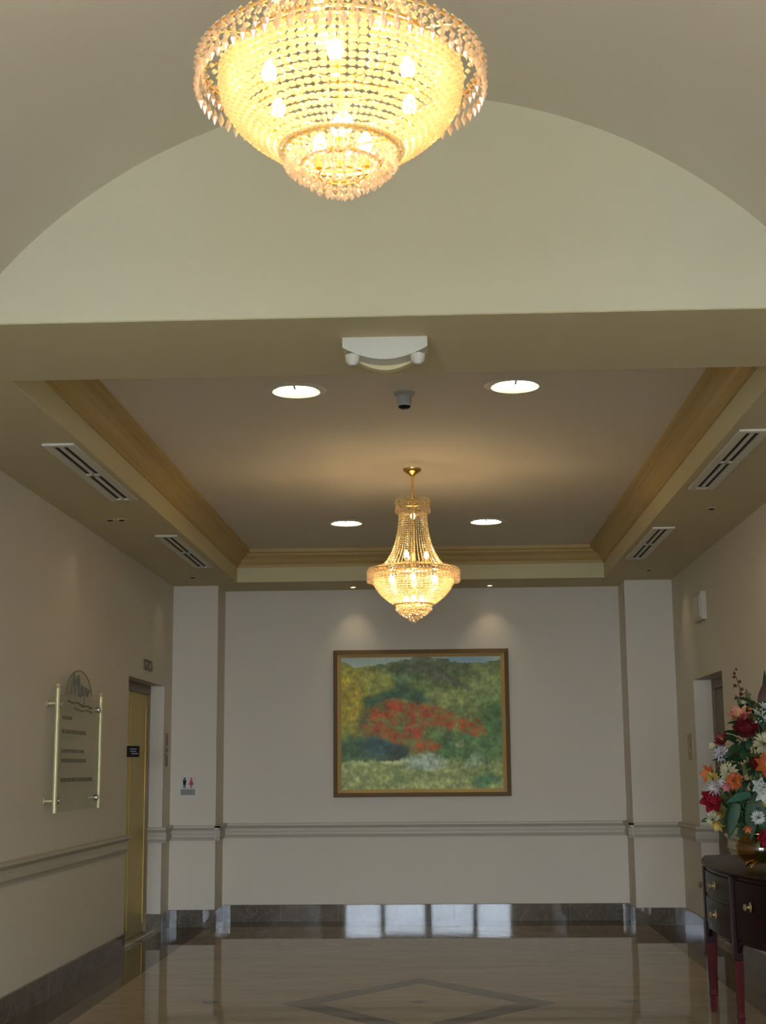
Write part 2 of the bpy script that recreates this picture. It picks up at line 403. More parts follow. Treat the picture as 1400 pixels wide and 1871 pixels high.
rail([(PLX, YW, PRX, YW, 0, -1)], 'trim_7')
rail([(XL, YP, PLX + 0.05, YP, 0, -1), (PLX, YP - 0.05, PLX, YW, 1, 0)], 'trim_8')
rail([(PRX - 0.05, YP, XR, YP, 0, -1), (PRX, YP - 0.05, PRX, YW, -1, 0)], 'trim_9')

# marble baseboards, laid in slabs
def baseboard(name, segs, length=0.62):
    root = bpy.data.objects.new(name, None); COL.objects.link(root); root['kind'] = 'structure'
    root.location = (segs[0][0], segs[0][1], 0)
    for x0, y0, x1, y1, nx, ny in segs:
        L = math.hypot(x1 - x0, y1 - y0); n = max(1, round(L / length)); g = 0.0012
        dx, dy = (x1 - x0) / L, (y1 - y0) / L
        for i in range(n):
            a, b = L * i / n + g, L * (i + 1) / n - g; t = 0.016 + random.uniform(-0.0003, 0.0003)
            p = [(x0 + dx * a, y0 + dy * a), (x0 + dx * b, y0 + dy * b), (x0 + dx * b + nx * t, y0 + dy * b + ny * t), (x0 + dx * a + nx * t, y0 + dy * a + ny * t)]
            q = [(x - root.location.x, y - root.location.y) for x, y in p]
            c = 0.004
            rings = [[(*v, 0.0008) for v in q], [(*v, BH - c) for v in q]]
            s_ = [q[0], q[1], (q[2][0] - nx * c, q[2][1] - ny * c), (q[3][0] - nx * c, q[3][1] - ny * c)]
            rings.append([(*v, BH) for v in s_])
            MB().loft(rings).build('marble_slab', M['base'], root)
    return root
baseboard('baseboard_left', [(XL, YE, XL, LA, 1, 0), (XL, LB_, XL, YP, 1, 0), (XL - TL_ + 0.002, LB_, XL + 0.016, LB_, 0, -1)])
baseboard('baseboard_right', [(XR, YE, XR, RA, -1, 0), (XR, RB_, XR, YP, -1, 0), (XR - 0.016, RB_, XR + TR_ - 0.002, RB_, 0, -1)])
baseboard('baseboard_back', [(PLX + 0.016, YW, PRX - 0.016, YW, 0, -1), (XL + 0.016, YP, PLX + 0.016, YP, 0, -1), (PLX, YP + 0.001, PLX, YW - 0.017, 1, 0), (PRX - 0.016, YP, XR - 0.016, YP, 0, -1), (PRX, YP + 0.001, PRX, YW - 0.017, -1, 0)])

# elevator doors
def elevator(name, xf, s, a, b, top, door_mat):
    """xf = face of the door panels, s = direction into the shaft"""
    mid = (a + b) / 2; mb = MB()
    mb.box((xf, a - 0.05, 0), (xf + s * 0.3, a, top + 0.1)).box((xf, b, 0), (xf + s * 0.3, b + 0.05, top + 0.1)).box((xf, a - 0.05, top - 0.09), (xf + s * 0.3, b + 0.05, top + 0.1)).box((xf + s * 0.26, a, 0), (xf + s * 0.3, b, top))
    root = mb.build(name, M['bronze'], **ST)
    for y0, y1 in ((a, mid - 0.003), (mid + 0.003, b)):
        mm = MB().box((xf + s * 0.03, y0, 0.012), (xf + s * 0.07, y1, top - 0.09))
        for yy in (y0 + 0.06, y1 - 0.06): mm.box((xf + s * 0.026, yy - 0.004, 0.1), (xf + s * 0.03, yy + 0.004, top - 0.17))
        mm.build('door_panel', door_mat, root)
    MB().box((xf + s * 0.1, a, -0.001), (xf - s * 0.05, b, 0.006)).build('door_sill', M['chrome'], root)
    return root
elevator('door_2', XL - TL_ - 0.001, -1, LA, LB_, LT, M['brassdoor'])
elevator('door_3', XR + TR_ + 0.001, 1, RA, RB_, RT, M['bronze'])

# ------------------------------------------------------------------ chandeliers
BR = 0.0105
def interp(P, t):
    """point at parameter t (0..1 by length) on polyline P of (r, z)"""
    L = [0]
    for i in range(1, len(P)): L.append(L[-1] + math.hypot(P[i][0] - P[i - 1][0], P[i][1] - P[i - 1][1]))
    d = t * L[-1]
    for i in range(1, len(P)):
        if d <= L[i] or i == len(P) - 1:
            u = (d - L[i - 1]) / max(1e-9, L[i] - L[i - 1]); return (P[i - 1][0] + u * (P[i][0] - P[i - 1][0]), P[i - 1][1] + u * (P[i][1] - P[i - 1][1])), L[-1]
def ring_beads(R, z, n, r, h, tw=0.0, ph=0.0, fat=False):
    m = MB()
    for i in range(n):
        a = 2 * PI * (i + ph) / n
        c = (R * math.cos(a), R * math.sin(a), z)
        if fat: m.lathe([(0.0, -h), (r, -h * 0.45), (r, h * 0.45), (0.0, h)], c, 6, caps=False)
        else: m.bead(c, r, h, 5, a)
    return m
def chandelier(loc, drop_to, label, kz=1.0, kr=1.0, NR=16):
    """loc is the lowest tip; drop_to = z of the ceiling it hangs from"""
    t = thing('chandelier', label, 'chandelier', loc)
    H = drop_to - loc[2]
    Z = lambda z: z * kz if z <= 0.41 else z - 0.41 * (1 - kz)
    MB().lathe([(0.0, -0.055), (0.018, -0.055), (0.022, -0.045), (0.05, -0.03), (0.07, -0.012), (0.072, 0), (0, 0)], (0, 0, H), 28).build('canopy', M['gold'], t, smooth=40)
    MB().lathe([(0.0, 0.0), (0.009, 0.0), (0.009, H - 0.99)], (0, 0, 0.94), 12).lathe([(0.01, 0.0), (0.02, 0.015), (0.02, 0.03), (0.01, 0.045)], (0, 0, 0.94), 16).build('stem', M['gold'], t, smooth=40)
    # gold rings that carry the crystals
    fr = MB()
    fr.torus(0.122, 0.004, (0, 0, Z(0.925)), 48, 6, 1.2).torus(0.105, 0.004, (0, 0, Z(0.85)), 40, 6)
    fr.torus(0.235, 0.005, (0, 0, Z(0.435)), 64, 6).torus(0.345, 0.004, (0, 0, Z(0.405)), 72, 6).torus(0.30 * kr, 0.004, (0, 0, Z(0.385)), 72, 6)
    fr.torus(0.138, 0.005, (0, 0, Z(0.148)), 48, 6, 1.6).torus(0.095, 0.004, (0, 0, Z(0.105)), 36, 6).torus(0.055, 0.003, (0, 0, Z(0.075)), 24, 6)
    for i in range(12):
        a = 2 * PI * i / 12; c, s = math.cos(a), math.sin(a)
        fr.tube([(0.235 * c, 0.235 * s, Z(0.435)), (0.30 * c, 0.30 * s, Z(0.425)), (0.345 * c, 0.345 * s, Z(0.405))], 0.003, 5)
    for i in range(6):
        a = 2 * PI * (i + 0.5) / 6; c, s = math.cos(a), math.sin(a)
        fr.tube([(0.012 * c, 0.012 * s, Z(0.94)), (0.12 * c, 0.12 * s, Z(0.925))], 0.003, 5)
        fr.tube([(0.012 * c, 0.012 * s, Z(0.36)), (0.12 * c, 0.12 * s, Z(0.37)), (0.30 * kr * c, 0.30 * kr * s, Z(0.385))], 0.003, 5)
        fr.tube([(0.012 * c, 0.012 * s, Z(0.16)), (0.14 * c, 0.14 * s, Z(0.142))], 0.003, 5)
    fr.lathe([(0.008, Z(0.10)), (0.008, Z(0.94))], (0, 0, 0), 10)
    fr.build('gold_frame', M['gold'], t, smooth=40)
    for zz, R_ in ((0.945, 0.128), (0.925, 0.130), (0.905, 0.124)):
        ring_beads(R_, Z(zz), 34, 0.0085, 0.0095, ph=0.5 if zz == 0.925 else 0).build('bead_row', M['crystal'], t)
    # skirt strands
    sk = [(0.103, 0.86), (0.108, 0.78), (0.118, 0.70), (0.138, 0.61), (0.165, 0.54), (0.2, 0.48), (0.235, 0.44)]
    n = 27; m = MB()
    for k in range(n):
        (r, z), LL = interp(sk, k / (n - 1)); m.bead((r, 0, Z(z)), 0.0056, 0.0086, 5)
    me = m.mesh('crystal_strand', M['crystal'])
    for i in range(42): place('crystal_strand', me, t, rot=(0, 0, 2 * PI * i / 42))
    # basket of bead rows
    bk = [(0.302, 0.372), (0.300, 0.335), (0.288, 0.29), (0.262, 0.245), (0.225, 0.205), (0.185, 0.172), (0.150, 0.150)]
    for k in range(NR):
        (R, z), LL = interp(bk, k / (NR - 1)); cnt = 76; R = R * (kr + (1 - kr) * k / (NR - 1))
        sp = 2 * PI * R / cnt; h = LL * 0.9 / (NR - 1) * 0.43
        ring_beads(R, Z(z), cnt, min(0.0112, sp * 0.47), h, fat=True).build('bead_row', M['crystal'], t)
    # drops: pendant = small bead + long prism
    def drop(L, r):
        d = MB(); d.bead((0, 0, -0.006), r * 0.6, 0.006, 5)
        v = [(0, 0, -0.013)]; n = 5
        v += [(r * math.cos(2 * PI * i / n), r * math.sin(2 * PI * i / n), -0.013 - L * 0.55) for i in range(n)]
        v.append((0, 0, -0.013 - L))
        f = [(0, 1 + i, 1 + (i + 1) % n) for i in range(n)] + [(n + 1, 1 + (i + 1) % n, 1 + i) for i in range(n)]
        d.add(v, f); return d
    mA = drop(0.045, 0.0085).mesh('crystal_drop', M['crystalc']); mB = drop(0.032, 0.007).mesh('crystal_drop', M['crystalc'])
    mS = drop(0.022, 0.0075).mesh('crystal_drop', M['crystalc'])
    def fringe(me, R, z, n, ph=0.0, jit=0.003):
        for i in range(n):
            a = 2 * PI * (i + ph) / n
            place('crystal_drop', me, t, (R * math.cos(a), R * math.sin(a), Z(z) + random.uniform(-jit, jit)), (0, 0, a))
    fringe(mA, 0.349, 0.372, 72); fringe(mB, 0.336, 0.395, 64, 0.5); fringe(mA, 0.130, 0.90, 26)
    fringe(mS, 0.134, 0.135, 34); fringe(mS, 0.120, 0.118, 30, 0.5); fringe(mS, 0.102, 0.102, 26); fringe(mS, 0.082, 0.086, 20, 0.5); fringe(mS, 0.058, 0.070, 14); fringe(mS, 0.033, 0.054, 8); fringe(mS, 0.008, 0.040, 2)
    for z, R, n in ((0.398, 0.350, 72), (0.383, 0.350, 72), (0.412, 0.340, 72), (0.418, 0.318, 60), (0.426, 0.290, 54), (0.434, 0.262, 48), (0.44, 0.240, 44), (0.142, 0.140, 40), (0.126, 0.128, 36), (0.11, 0.110, 32), (0.094, 0.090, 26)):
        ring_beads(R, Z(z), n, 0.0082, 0.0082, ph=0.5 * (n % 7 == 2)).build('bead_row', M['crystalc'] if R > 0.34 else M['crystal'], t)
    # candle bulbs
    spots = [(0.19 * math.cos(2 * PI * (i + 0.5) / 6), 0.19 * math.sin(2 * PI * (i + 0.5) / 6), 0.335) for i in range(6)]
    spots += [(0.065 * math.cos(2 * PI * i / 3 + 0.5), 0.065 * math.sin(2 * PI * i / 3 + 0.5), 0.185) for i in range(3)]
    spots += [(0.1 * math.cos(2 * PI * i / 3), 0.1 * math.sin(2 * PI * i / 3), 0.52) for i in range(3)] + [(0, 0.03, 0.83)]
    bm_ = MB().lathe([(0.0, -0.028), (0.012, -0.022), (0.018, -0.008), (0.0185, 0.004), (0.012, 0.02), (0.0, 0.034)], n=8).mesh('bulb', M['bulb'])
    sm = MB().lathe([(0.0, -0.06), (0.011, -0.06), (0.011, -0.026), (0.0, -0.026)], n=10).mesh('bulb_socket', M['gold'])
    bw_ = bm_.copy(); bw_.materials[0] = M['bulbw']
    for s in spots:
        b = place('bulb', bw_ if s[2] > 0.45 else bm_, t, (s[0], s[1], Z(s[2]))); place('bulb_socket', sm, b)
    return t
chandelier((-0.222, 3.222, 2.937), VZ + VR, 'large gold and crystal chandelier nearest the viewer, under the vaulted ceiling', 0.86, 0.955, 15)
chandelier((-0.2, 10.68, 2.655), ZC, 'gold and crystal chandelier hanging from the recessed tray ceiling in front of the painting')

# ------------------------------------------------------------------ ceiling fittings
def downlight(x, y, z, label):
    t = thing('downlight', label, 'ceiling light', (x, y, z), 0, 'round recessed downlights in the tray ceiling')
    MB().lathe([(0.145, -0.001), (0.145, -0.012), (0.168, -0.009), (0.185, -0.001)], n=40, caps=False).build('trim_ring', M['white'], t, smooth=40)
    MB().lathe([(0.142, -0.004), (0.13, -0.003), (0.12, -0.002), (0.0, -0.0015)], n=40, caps=False).build('reflector', M['reflector'], t, smooth=40)
    MB().tube([(-0.10, -0.05, -0.006), (0.10, -0.05, -0.006)], 0.03, 10, flat=0.3).tube([(-0.10, 0.05, -0.006), (0.10, 0.05, -0.006)], 0.03, 10, flat=0.3).tube([(-0.115, 0, -0.006), (0.115, 0, -0.006)], 0.02, 10, flat=0.3).build('lamp_tube', M['tube'], t)
    MB().box((-0.006, -0.14, -0.014), (0.006, -0.06, -0.006)).build('clip', M['grey'], t)
    return t
downlight(-0.850, 8.31, ZC, 'bright round downlight nearer the beam, on the side of the directory sign')
downlight(0.467, 8.29, ZC, 'bright round downlight nearer the beam, on the side of the flower arrangement')
downlight(-0.864, 13.06, ZC, 'small bright round downlight beyond the far chandelier, on the brass elevator side')
downlight(0.437, 13.09, ZC, 'small bright round downlight beyond the far chandelier, on the flower arrangement side')

def vent(x0, x1, y0, y1, label):
    cx, cy = (x0 + x1) / 2, (y0 + y1) / 2; W, L = (x1 - x0) / 2, (y1 - y0) / 2
    t = thing('air_vent', label, 'vent', (cx, cy, ZS), 0, 'white slot air vents in the side soffits')
    z0, z1 = -0.014, -0.0005
    b = 0.05
    MB().box((-W, -L, z0), (-W + b, L, z1)).box((W - b, -L, z0), (W, L, z1)).box((-W + b, -L, z0), (W - b, -L + b, z1)).box((-W + b, L - b, z0), (W - b, L, z1)).build('frame', M['white'], t)
    MB().box((-W + b, -L + b, -0.004), (W - b, L - b, -0.001)).build('backing', M['dark'], t)
    MB().box((-0.011, -L + b, -0.0125), (0.011, L - b, -0.004)).build('slat', M['white'], t)
    MB().box((-W + b, -0.02, -0.0125), (W - b, 0.02, -0.004)).build('divider', M['white'], t)
    return t
vent(-2.36, -2.168, 8.19, 9.99, 'long white slot air vent above the directory sign, nearer the beam')
vent(-2.365, -2.18, 11.61, 13.52, 'white slot air vent near the brass elevator, farther from the beam')
vent(1.755, 1.935, 8.14, 9.92, 'long white slot air vent above the flower arrangement, nearer the beam')
vent(1.75, 1.93, 11.58, 13.35, 'white slot air vent over the bronze elevator side, farther from the beam')

def spotlight(x, y, lit, label, twin=False, energy=0.0, aim=None):
    t = thing('recessed_spotlight', label, 'spotlight', (x, y, ZS), 0, 'small recessed spotlights in the soffits')
    for dx in ((-0.045, 0.045) if twin else (0,)):
        MB().lathe([(0.026, -0.001), (0.026, -0.008), (0.036, -0.006), (0.042, -0.001)], (dx, 0, 0), 20, caps=False).build('trim_ring', M['white'] if lit else M['soffit'], t, smooth=40)
        MB().lathe([(0.0, -0.003), (0.026, -0.003)] if lit else [(0.0, -0.016), (0.018, -0.014), (0.029, -0.003)], (dx, 0, 0), 16, caps=False).build('lamp', M['spot'] if lit else M['dark'], t)
    if energy:
        l = bpy.data.lights.new('spot_beam', 'SPOT'); l.energy = energy; l.color = (1, 0.82, 0.55); l.spot_size = math.radians(75); l.spot_blend = 1.0; l.shadow_soft_size = 0.03
        o = bpy.data.objects.new('spot_beam', l); COL.objects.link(o)
        o.location = (x, y, ZS - 0.02); d = Vector(aim) - Vector((x, y, ZS - 0.02)); o.rotation_euler = d.to_track_quat('-Z', 'Y').to_euler()
    return t
spotlight(-0.939, 15.235, True, 'tiny lit spotlight in the soffit above the painting, on the restroom sign side', energy=2.6, aim=(-0.93, YW, 2.3))
spotlight(0.535, 15.245, True, 'tiny lit spotlight in the soffit above the painting, on the flower side', energy=2.6, aim=(0.53, YW, 2.3))
spotlight(-2.515, 10.82, False, 'twin dark spotlight holes between the two vents on the directory side', True, energy=0.7, aim=(XL, 10.7, 2.6))
spotlight(2.07, 10.73, False, 'small dark spotlight between the two vents on the flower side', energy=0.7, aim=(XR, 10.7, 2.6))
spotlight(-2.51, 14.25, False, 'small dark spotlight close to the end pier beside the brass elevator', energy=0.8, aim=(XL, 14.2, 2.6))
spotlight(2.083, 14.156, False, 'small dark spotlight close to the end pier beside the bronze elevator', energy=1.5, aim=(XR, 14.2, 2.6))

# security camera / detector on the tray ceiling
t = thing('smoke_detector', 'grey cylindrical smoke detector with dark underside on the tray ceiling behind the beam', 'smoke detector', (-0.2, 8.42, ZC))
MB().lathe([(0.0, 0), (0.065, 0), (0.065, -0.012), (0.045, -0.02), (0.042, -0.075), (0.034, -0.085), (0.0, -0.085)], n=28).build('housing', M['grey'], t, smooth=30)
MB().lathe([(0.036, -0.083), (0.036, -0.092), (0.02, -0.10), (0.0, -0.101)], n=24).build('sensor', M['black'], t, smooth=30)

# emergency light under the beam
t = thing('emergency_light', 'white emergency light with curved body and two lamp heads under the beam', 'emergency light', (-0.232, 6.18, ZS))
def curved(w, h0, h1, n=20):
    b = [(w * (2 * i / n - 1), -(h0 + (h1 - h0) * math.sin(PI * i / n) ** 0.9)) for i in range(n + 1)]
    return [(-w, 0)] + b + [(w, 0)]
MB().prism(curved(0.192, 0.05, 0.108), 'y', 0.0, 0.11).build('body', M['white'], t, smooth=35)
MB().prism(curved(0.176, 0.055, 0.128), 'y', 0.11, 0.16).build('back_plate', M['fascia'], t, smooth=35)
for s in (-1, 1):
    h = MB().lathe([(0.0, -0.03), (0.012, -0.03), (0.03, -0.012), (0.034, 0.012), (0.034, 0.018), (0.0, 0.018)], (s * 0.148, 0.03, -0.098), 20, axis='z').build('lamp_head', M['white'], t, smooth=40)
    MB().lathe([(0.0, -0.034), (0.014, -0.032), (0.018, -0.028)], (s * 0.148, 0.03, -0.098), 16).build('lens', M['clearglass'], h, smooth=40)
    MB().box((s * 0.148 - 0.01, 0.02, -0.08), (s * 0.148 + 0.01, 0.04, -0.045)).build('bracket', M['grey'], t)

# ------------------------------------------------------------------ painting
def blob(u, v, cu, cv, ru, rv, soft=0.4):
    d = math.sqrt(((u - cu) / ru) ** 2 + ((v - cv) / rv) ** 2)
    return min(1.0, max(0.0, (1 + soft - d) / (2 * soft)))
def paint_colour(u, v):
    n1 = noise.noise(Vector((u * 7, v * 7, 0))); n2 = noise.noise(Vector((u * 7 + 31, v * 7, 5)))
    n3 = noise.noise(Vector((u * 26, v * 26, 9))); n4 = noise.noise(Vector((u * 55, v * 40, 2)))
    n5 = noise.noise(Vector((u * 16 + 9, v * 16, 3))); n6 = noise.noise(Vector((u * 16, v * 16 + 9, 8)))
    U, V = u + 0.03 * n1 + 0.022 * n5 + 0.010 * n3, v + 0.03 * n2 + 0.022 * n6 + 0.010 * n4
    mix = lambda a, b, t: tuple(a[i] * (1 - t) + b[i] * t for i in range(3))
    hill = 0.062 - 0.062 * math.exp(-((U - 0.52) / 0.22) ** 2) - 0.03 * math.exp(-((U - 0.97) / 0.07) ** 2) - 0.02 * math.exp(-((U + 0.02) / 0.05) ** 2)
    if V < hill:
        c = mix((128, 138, 130), (105, 128, 138), blob(U, V, 0.78, 0.02, 0.15, 0.05)); return mix(c, (95, 105, 95), 0.3 * abs(n3))
    c = (84, 96, 50)
    c = mix(c, (66, 76, 46), blob(U, V, 0.55, 0.08, 0.35, 0.08))
    c = mix(c, (92, 92, 74), 0.6 * blob(U, V, 0.52, 0.04, 0.12, 0.025))
    ridge = abs(V - (0.05 + 0.42 * max(0, U - 0.38))) 
    if 0.4 < U < 0.85: c = mix(c, (70, 68, 52), max(0, 1 - ridge / 0.05) * 0.85)
    c = mix(c, (128, 114, 34), blob(U, V, 0.06, 0.32, 0.19, 0.24))
    c = mix(c, (112, 116, 52), 0.9 * blob(U, V, 0.26, 0.2, 0.14, 0.09))
    c = mix(c, (112, 118, 66), 0.9 * blob(U, V, 0.62, 0.33, 0.18, 0.07))
    c = mix(c, (100, 112, 66), 0.8 * blob(U, V, 0.93, 0.25, 0.14, 0.12))
    c = mix(c, (58, 86, 42), 0.9 * blob(U, V, 0.97, 0.5, 0.10, 0.16))
    c = mix(c, (66, 92, 50), 0.9 * blob(U, V, 0.85, 0.68, 0.24, 0.13))
    for q in ((0.37, 0.24, 0.05, 0.09), (0.2, 0.33, 0.06, 0.05), (0.47, 0.3, 0.05, 0.05), (0.24, 0.42, 0.09, 0.08), (0.3, 0.3, 0.06, 0.05), (0.16, 0.5, 0.04, 0.09), (0.5, 0.33, 0.07, 0.03)):
        c = mix(c, (42, 66, 44), 0.9 * blob(U, V, *q))
    c = mix(c, (82, 100, 72), 0.6 * blob(U, V, 0.40, 0.16, 0.05, 0.05))
    c = mix(c, (48, 72, 44), 0.9 * blob(U, V, 0.08, 0.7, 0.14, 0.08))
    c = mix(c, (44, 66, 66), 0.95 * blob(U, V, 0.24, 0.68, 0.11, 0.10))
    c = mix(c, (36, 46, 36), 0.95 * blob(U, V, 0.36, 0.72, 0.07, 0.06))
    c = mix(c, (58, 84, 44), 0.9 * blob(U, V, 0.66, 0.72, 0.09, 0.12))
    # the red flowering tree
    red = 0.0
    for q in ((0.35, 0.37, 0.10, 0.05), (0.27, 0.45, 0.12, 0.06), (0.22, 0.54, 0.10, 0.06), (0.50, 0.42, 0.14, 0.07), (0.46, 0.55, 0.06, 0.10), (0.53, 0.68, 0.10, 0.05), (0.62, 0.48, 0.13, 0.05), (0.73, 0.51, 0.12, 0.055), (0.83, 0.57, 0.07, 0.04), (0.33, 0.6, 0.1, 0.04)):
        red = max(red, blob(U, V, *q, 0.35))
    tone = mix((146, 68, 20), (106, 78, 34), min(1, max(0, 0.5 + 1.6 * n3)))
    tone = mix(tone, (146, 54, 22), 0.8 * blob(U, V, 0.34, 0.38, 0.05, 0.04)); tone = mix(tone, (134, 54, 28), 0.8 * blob(U, V, 0.46, 0.54, 0.05, 0.07))
    if n4 * 0.6 + n3 * 0.6 + n5 * 0.5 > 0.2: tone = mix(tone, (86, 84, 44), 0.75)
    c = mix(c, tone, red)
    # meadow
    if V > 0.76:
        c = mix(c, (118, 124, 76), min(1, (V - 0.76) / 0.06) * (1 - 0.55 * blob(U, V, 0.9, 0.85, 0.16, 0.12)))
    c = mix(c, (150, 158, 112), 0.9 * blob(U, V, 0.32, 0.79, 0.09, 0.018)); c = mix(c, (140, 150, 104), 0.7 * blob(U, V, 0.1, 0.80, 0.12, 0.02))
    c = mix(c, (132, 146, 128), 0.95 * blob(U, V, 0.52, 0.80, 0.11, 0.055))
    c = mix(c, (80, 100, 66), 0.7 * blob(U, V, 0.5, 0.875, 0.05, 0.02)); c = mix(c, (84, 104, 62), 0.6 * blob(U, V, 0.36, 0.92, 0.04, 0.05))
    c = mix(c, (58, 92, 58), 0.8 * blob(U, V, 0.9, 0.95, 0.08, 0.05)); c = mix(c, (112, 128, 104), 0.6 * blob(U, V, 0.82, 0.78, 0.05, 0.06)); c = mix(c, (120, 124, 84), 0.8 * blob(U, V, 0.74, 0.66, 0.02, 0.03))
    k = 1 + 0.26 * n5 + 0.2 * n3 + 0.2 * n4
    return tuple(max(4, min(255, x * k)) for x in c)
t = thing('painting', 'framed landscape painting of a red flowering tree on green hills, on the back wall', 'painting', (-0.224, YW, 0.466 + 1.6 - 0.783 + 0.0))
PW, PH = 0.948, 0.783   # half width, half height; centre height follows
t.location = (-0.224, YW - 0.001, 2.066)
def pframe(w0, h0, w1, h1, y0, y1, name, m_, parent):
    mm = MB()
    for o in range(4):
        q = [(-w0, -h0), (w0, -h0), (w0, h0), (-w0, h0)]; i_ = [(-w1, -h1), (w1, -h1), (w1, h1), (-w1, h1)]
        a, b, c, d = q[o], q[(o + 1) % 4], i_[(o + 1) % 4], i_[o]
        mm.loft([[(a[0], 0, a[1]), (a[0], y0, a[1]), (d[0], y1, d[1]), (d[0], 0, d[1])], [(b[0], 0, b[1]), (b[0], y0, b[1]), (c[0], y1, c[1]), (c[0], 0, c[1])]])
    return mm.build(name, m_, parent)
pframe(PW, PH, PW - 0.045, PH - 0.045, -0.05, -0.06, 'frame', M['frame'], t)
pframe(PW - 0.045, PH - 0.045, PW - 0.085, PH - 0.08, -0.052, -0.035, 'gilt_slip', M['gilt'], t)
NX, NZ = 280, 228
cw, ch = PW - 0.085, PH - 0.08
vs = [(-cw + 2 * cw * i / NX, -0.03, ch - 2 * ch * j / NZ) for j in range(NZ + 1) for i in range(NX + 1)]
fs = [(j * (NX + 1) + i, (j + 1) * (NX + 1) + i, (j + 1) * (NX + 1) + i + 1, j * (NX + 1) + i + 1) for j in range(NZ) for i in range(NX)]
me = bpy.data.meshes.new('canvas'); me.from_pydata(vs, [], fs)
ca = me.color_attributes.new('pigment', 'FLOAT_COLOR', 'POINT')
buf = []
PK = 2.55
for j in range(NZ + 1):
    for i in range(NX + 1):
        c = lin(paint_colour(i / NX, j / NZ)); buf += [min(0.85, c[0] * PK), min(0.85, c[1] * PK), min(0.85, c[2] * PK * 0.95), 1.0]
ca.data.foreach_set('color', buf)
cm_ = bpy.data.materials.new('oil_paint'); cm_.use_nodes = True; q = cm_.node_tree
an = q.nodes.new('ShaderNodeVertexColor'); an.layer_name = 'pigment'
q.links.new(an.outputs['Color'], q.nodes['Principled BSDF'].inputs['Base Color']); q.nodes['Principled BSDF'].inputs['Roughness'].default_value = 0.55
me.materials.append(cm_); place('canvas', me, t)
MB().box((-PW + 0.02, -0.028, -PH + 0.02), (PW - 0.02, 0, PH - 0.02)).build('backing_board', M['frame'], t)

# ------------------------------------------------------------------ directory sign
t = thing('directory_sign', 'etched glass directory sign held by two brass rods on the wall before the brass elevator', 'sign', (XL, 10.88, 1.74))
x = 0.075
for yy in (-0.66, 0.65):
    MB().tube([(x, yy, -0.445), (x, yy, 0.44)], 0.019, 14).lathe([(0.0, 0.0), (0.014, 0.0), (0.022, 0.01), (0.014, 0.03), (0.0, 0.034)], (x, yy, 0.44), 14).build('brass_rod', M['rod'], t, smooth=40)
    for zz in (0.33, -0.36):
        s = MB().tube([(0, yy, zz), (x, yy, zz)], 0.012, 10).lathe([(0.0, 0), (0.028, 0), (0.028, 0.008), (0, 0.008)], (0, yy, zz), 16, axis='x').build('standoff', M['rod'], t, smooth=40)
        k = -1 if yy > 0 else 1
        MB().tube([(x, yy, zz), (x, yy + k * 0.10, zz)], 0.009, 8).lathe([(0.0, -0.014), (0.024, -0.014), (0.026, 0), (0.024, 0.014), (0, 0.014)], (x, yy + k * 0.09, zz), 16, axis='x').build('clamp', M['chrome'], t, smooth=40)
arc = [(-0.06 + 0.40 * math.cos(a), 0.40 + 0.21 * math.sin(a)) for a in np.linspace(0, PI, 21)]
outl = [(0.57, -0.44), (0.57, 0.40)] + arc + [(-0.58, 0.40), (-0.58, -0.44)]
MB().prism(outl, 'x', x - 0.004, x + 0.004).build('glass_panel', M['signglass'], t)
gx = x + 0.0045
def stroke(pts, r, name='lettering'):
    return MB().tube([(gx, p[0], p[1]) for p in pts], r, 6).build(name, M['etch'], t)
stroke([(-0.06 + 0.38 * math.cos(a), 0.40 + 0.20 * math.sin(a)) for a in np.linspace(0.15, PI, 22)], 0.004, 'logo_arc')
# flowing script in the arch, illegible at this distance
stroke([(-0.30, 0.42), (-0.26, 0.50), (-0.22, 0.56), (-0.19, 0.50), (-0.18, 0.42), (-0.15, 0.50), (-0.10, 0.56), (-0.07, 0.50), (-0.06, 0.42), (-0.03, 0.41)], 0.009)
stroke([(-0.03, 0.41), (0.0, 0.46), (0.02, 0.49), (0.03, 0.43), (0.05, 0.42), (0.08, 0.48), (0.10, 0.44), (0.09, 0.36), (0.05, 0.34)], 0.008)
stroke([(0.11, 0.43), (0.14, 0.48), (0.16, 0.44), (0.19, 0.42), (0.22, 0.47), (0.25, 0.45)], 0.008)
stroke([(-0.42, 0.365), (-0.25, 0.35), (-0.1, 0.36), (0.05, 0.335), (0.2, 0.345), (0.32, 0.33)], 0.007, 'logo_underline')
stroke([(-0.2, 0.315), (0.0, 0.30), (0.2, 0.31), (0.33, 0.30)], 0.005, 'logo_underline')
for zz, a, b, h in ((0.235, -0.53, -0.25, 0.026), (0.135, -0.53, 0.18, 0.03), (-0.005, -0.53, 0.12, 0.026), (-0.075, -0.53, 0.22, 0.028), (-0.215, -0.53, 0.42, 0.03)):
    ws = a; m_ = MB()
    while ws < b - 0.02:
        w2 = random.uniform(0.03, 0.085); e_ = min(b, ws + w2)
        m_.box((gx - 0.0005, ws, zz - h / 2), (gx + 0.0008, e_, zz + h / 2)); ws = e_ + 0.016
    m_.build('directory_line', M['etch'], t)

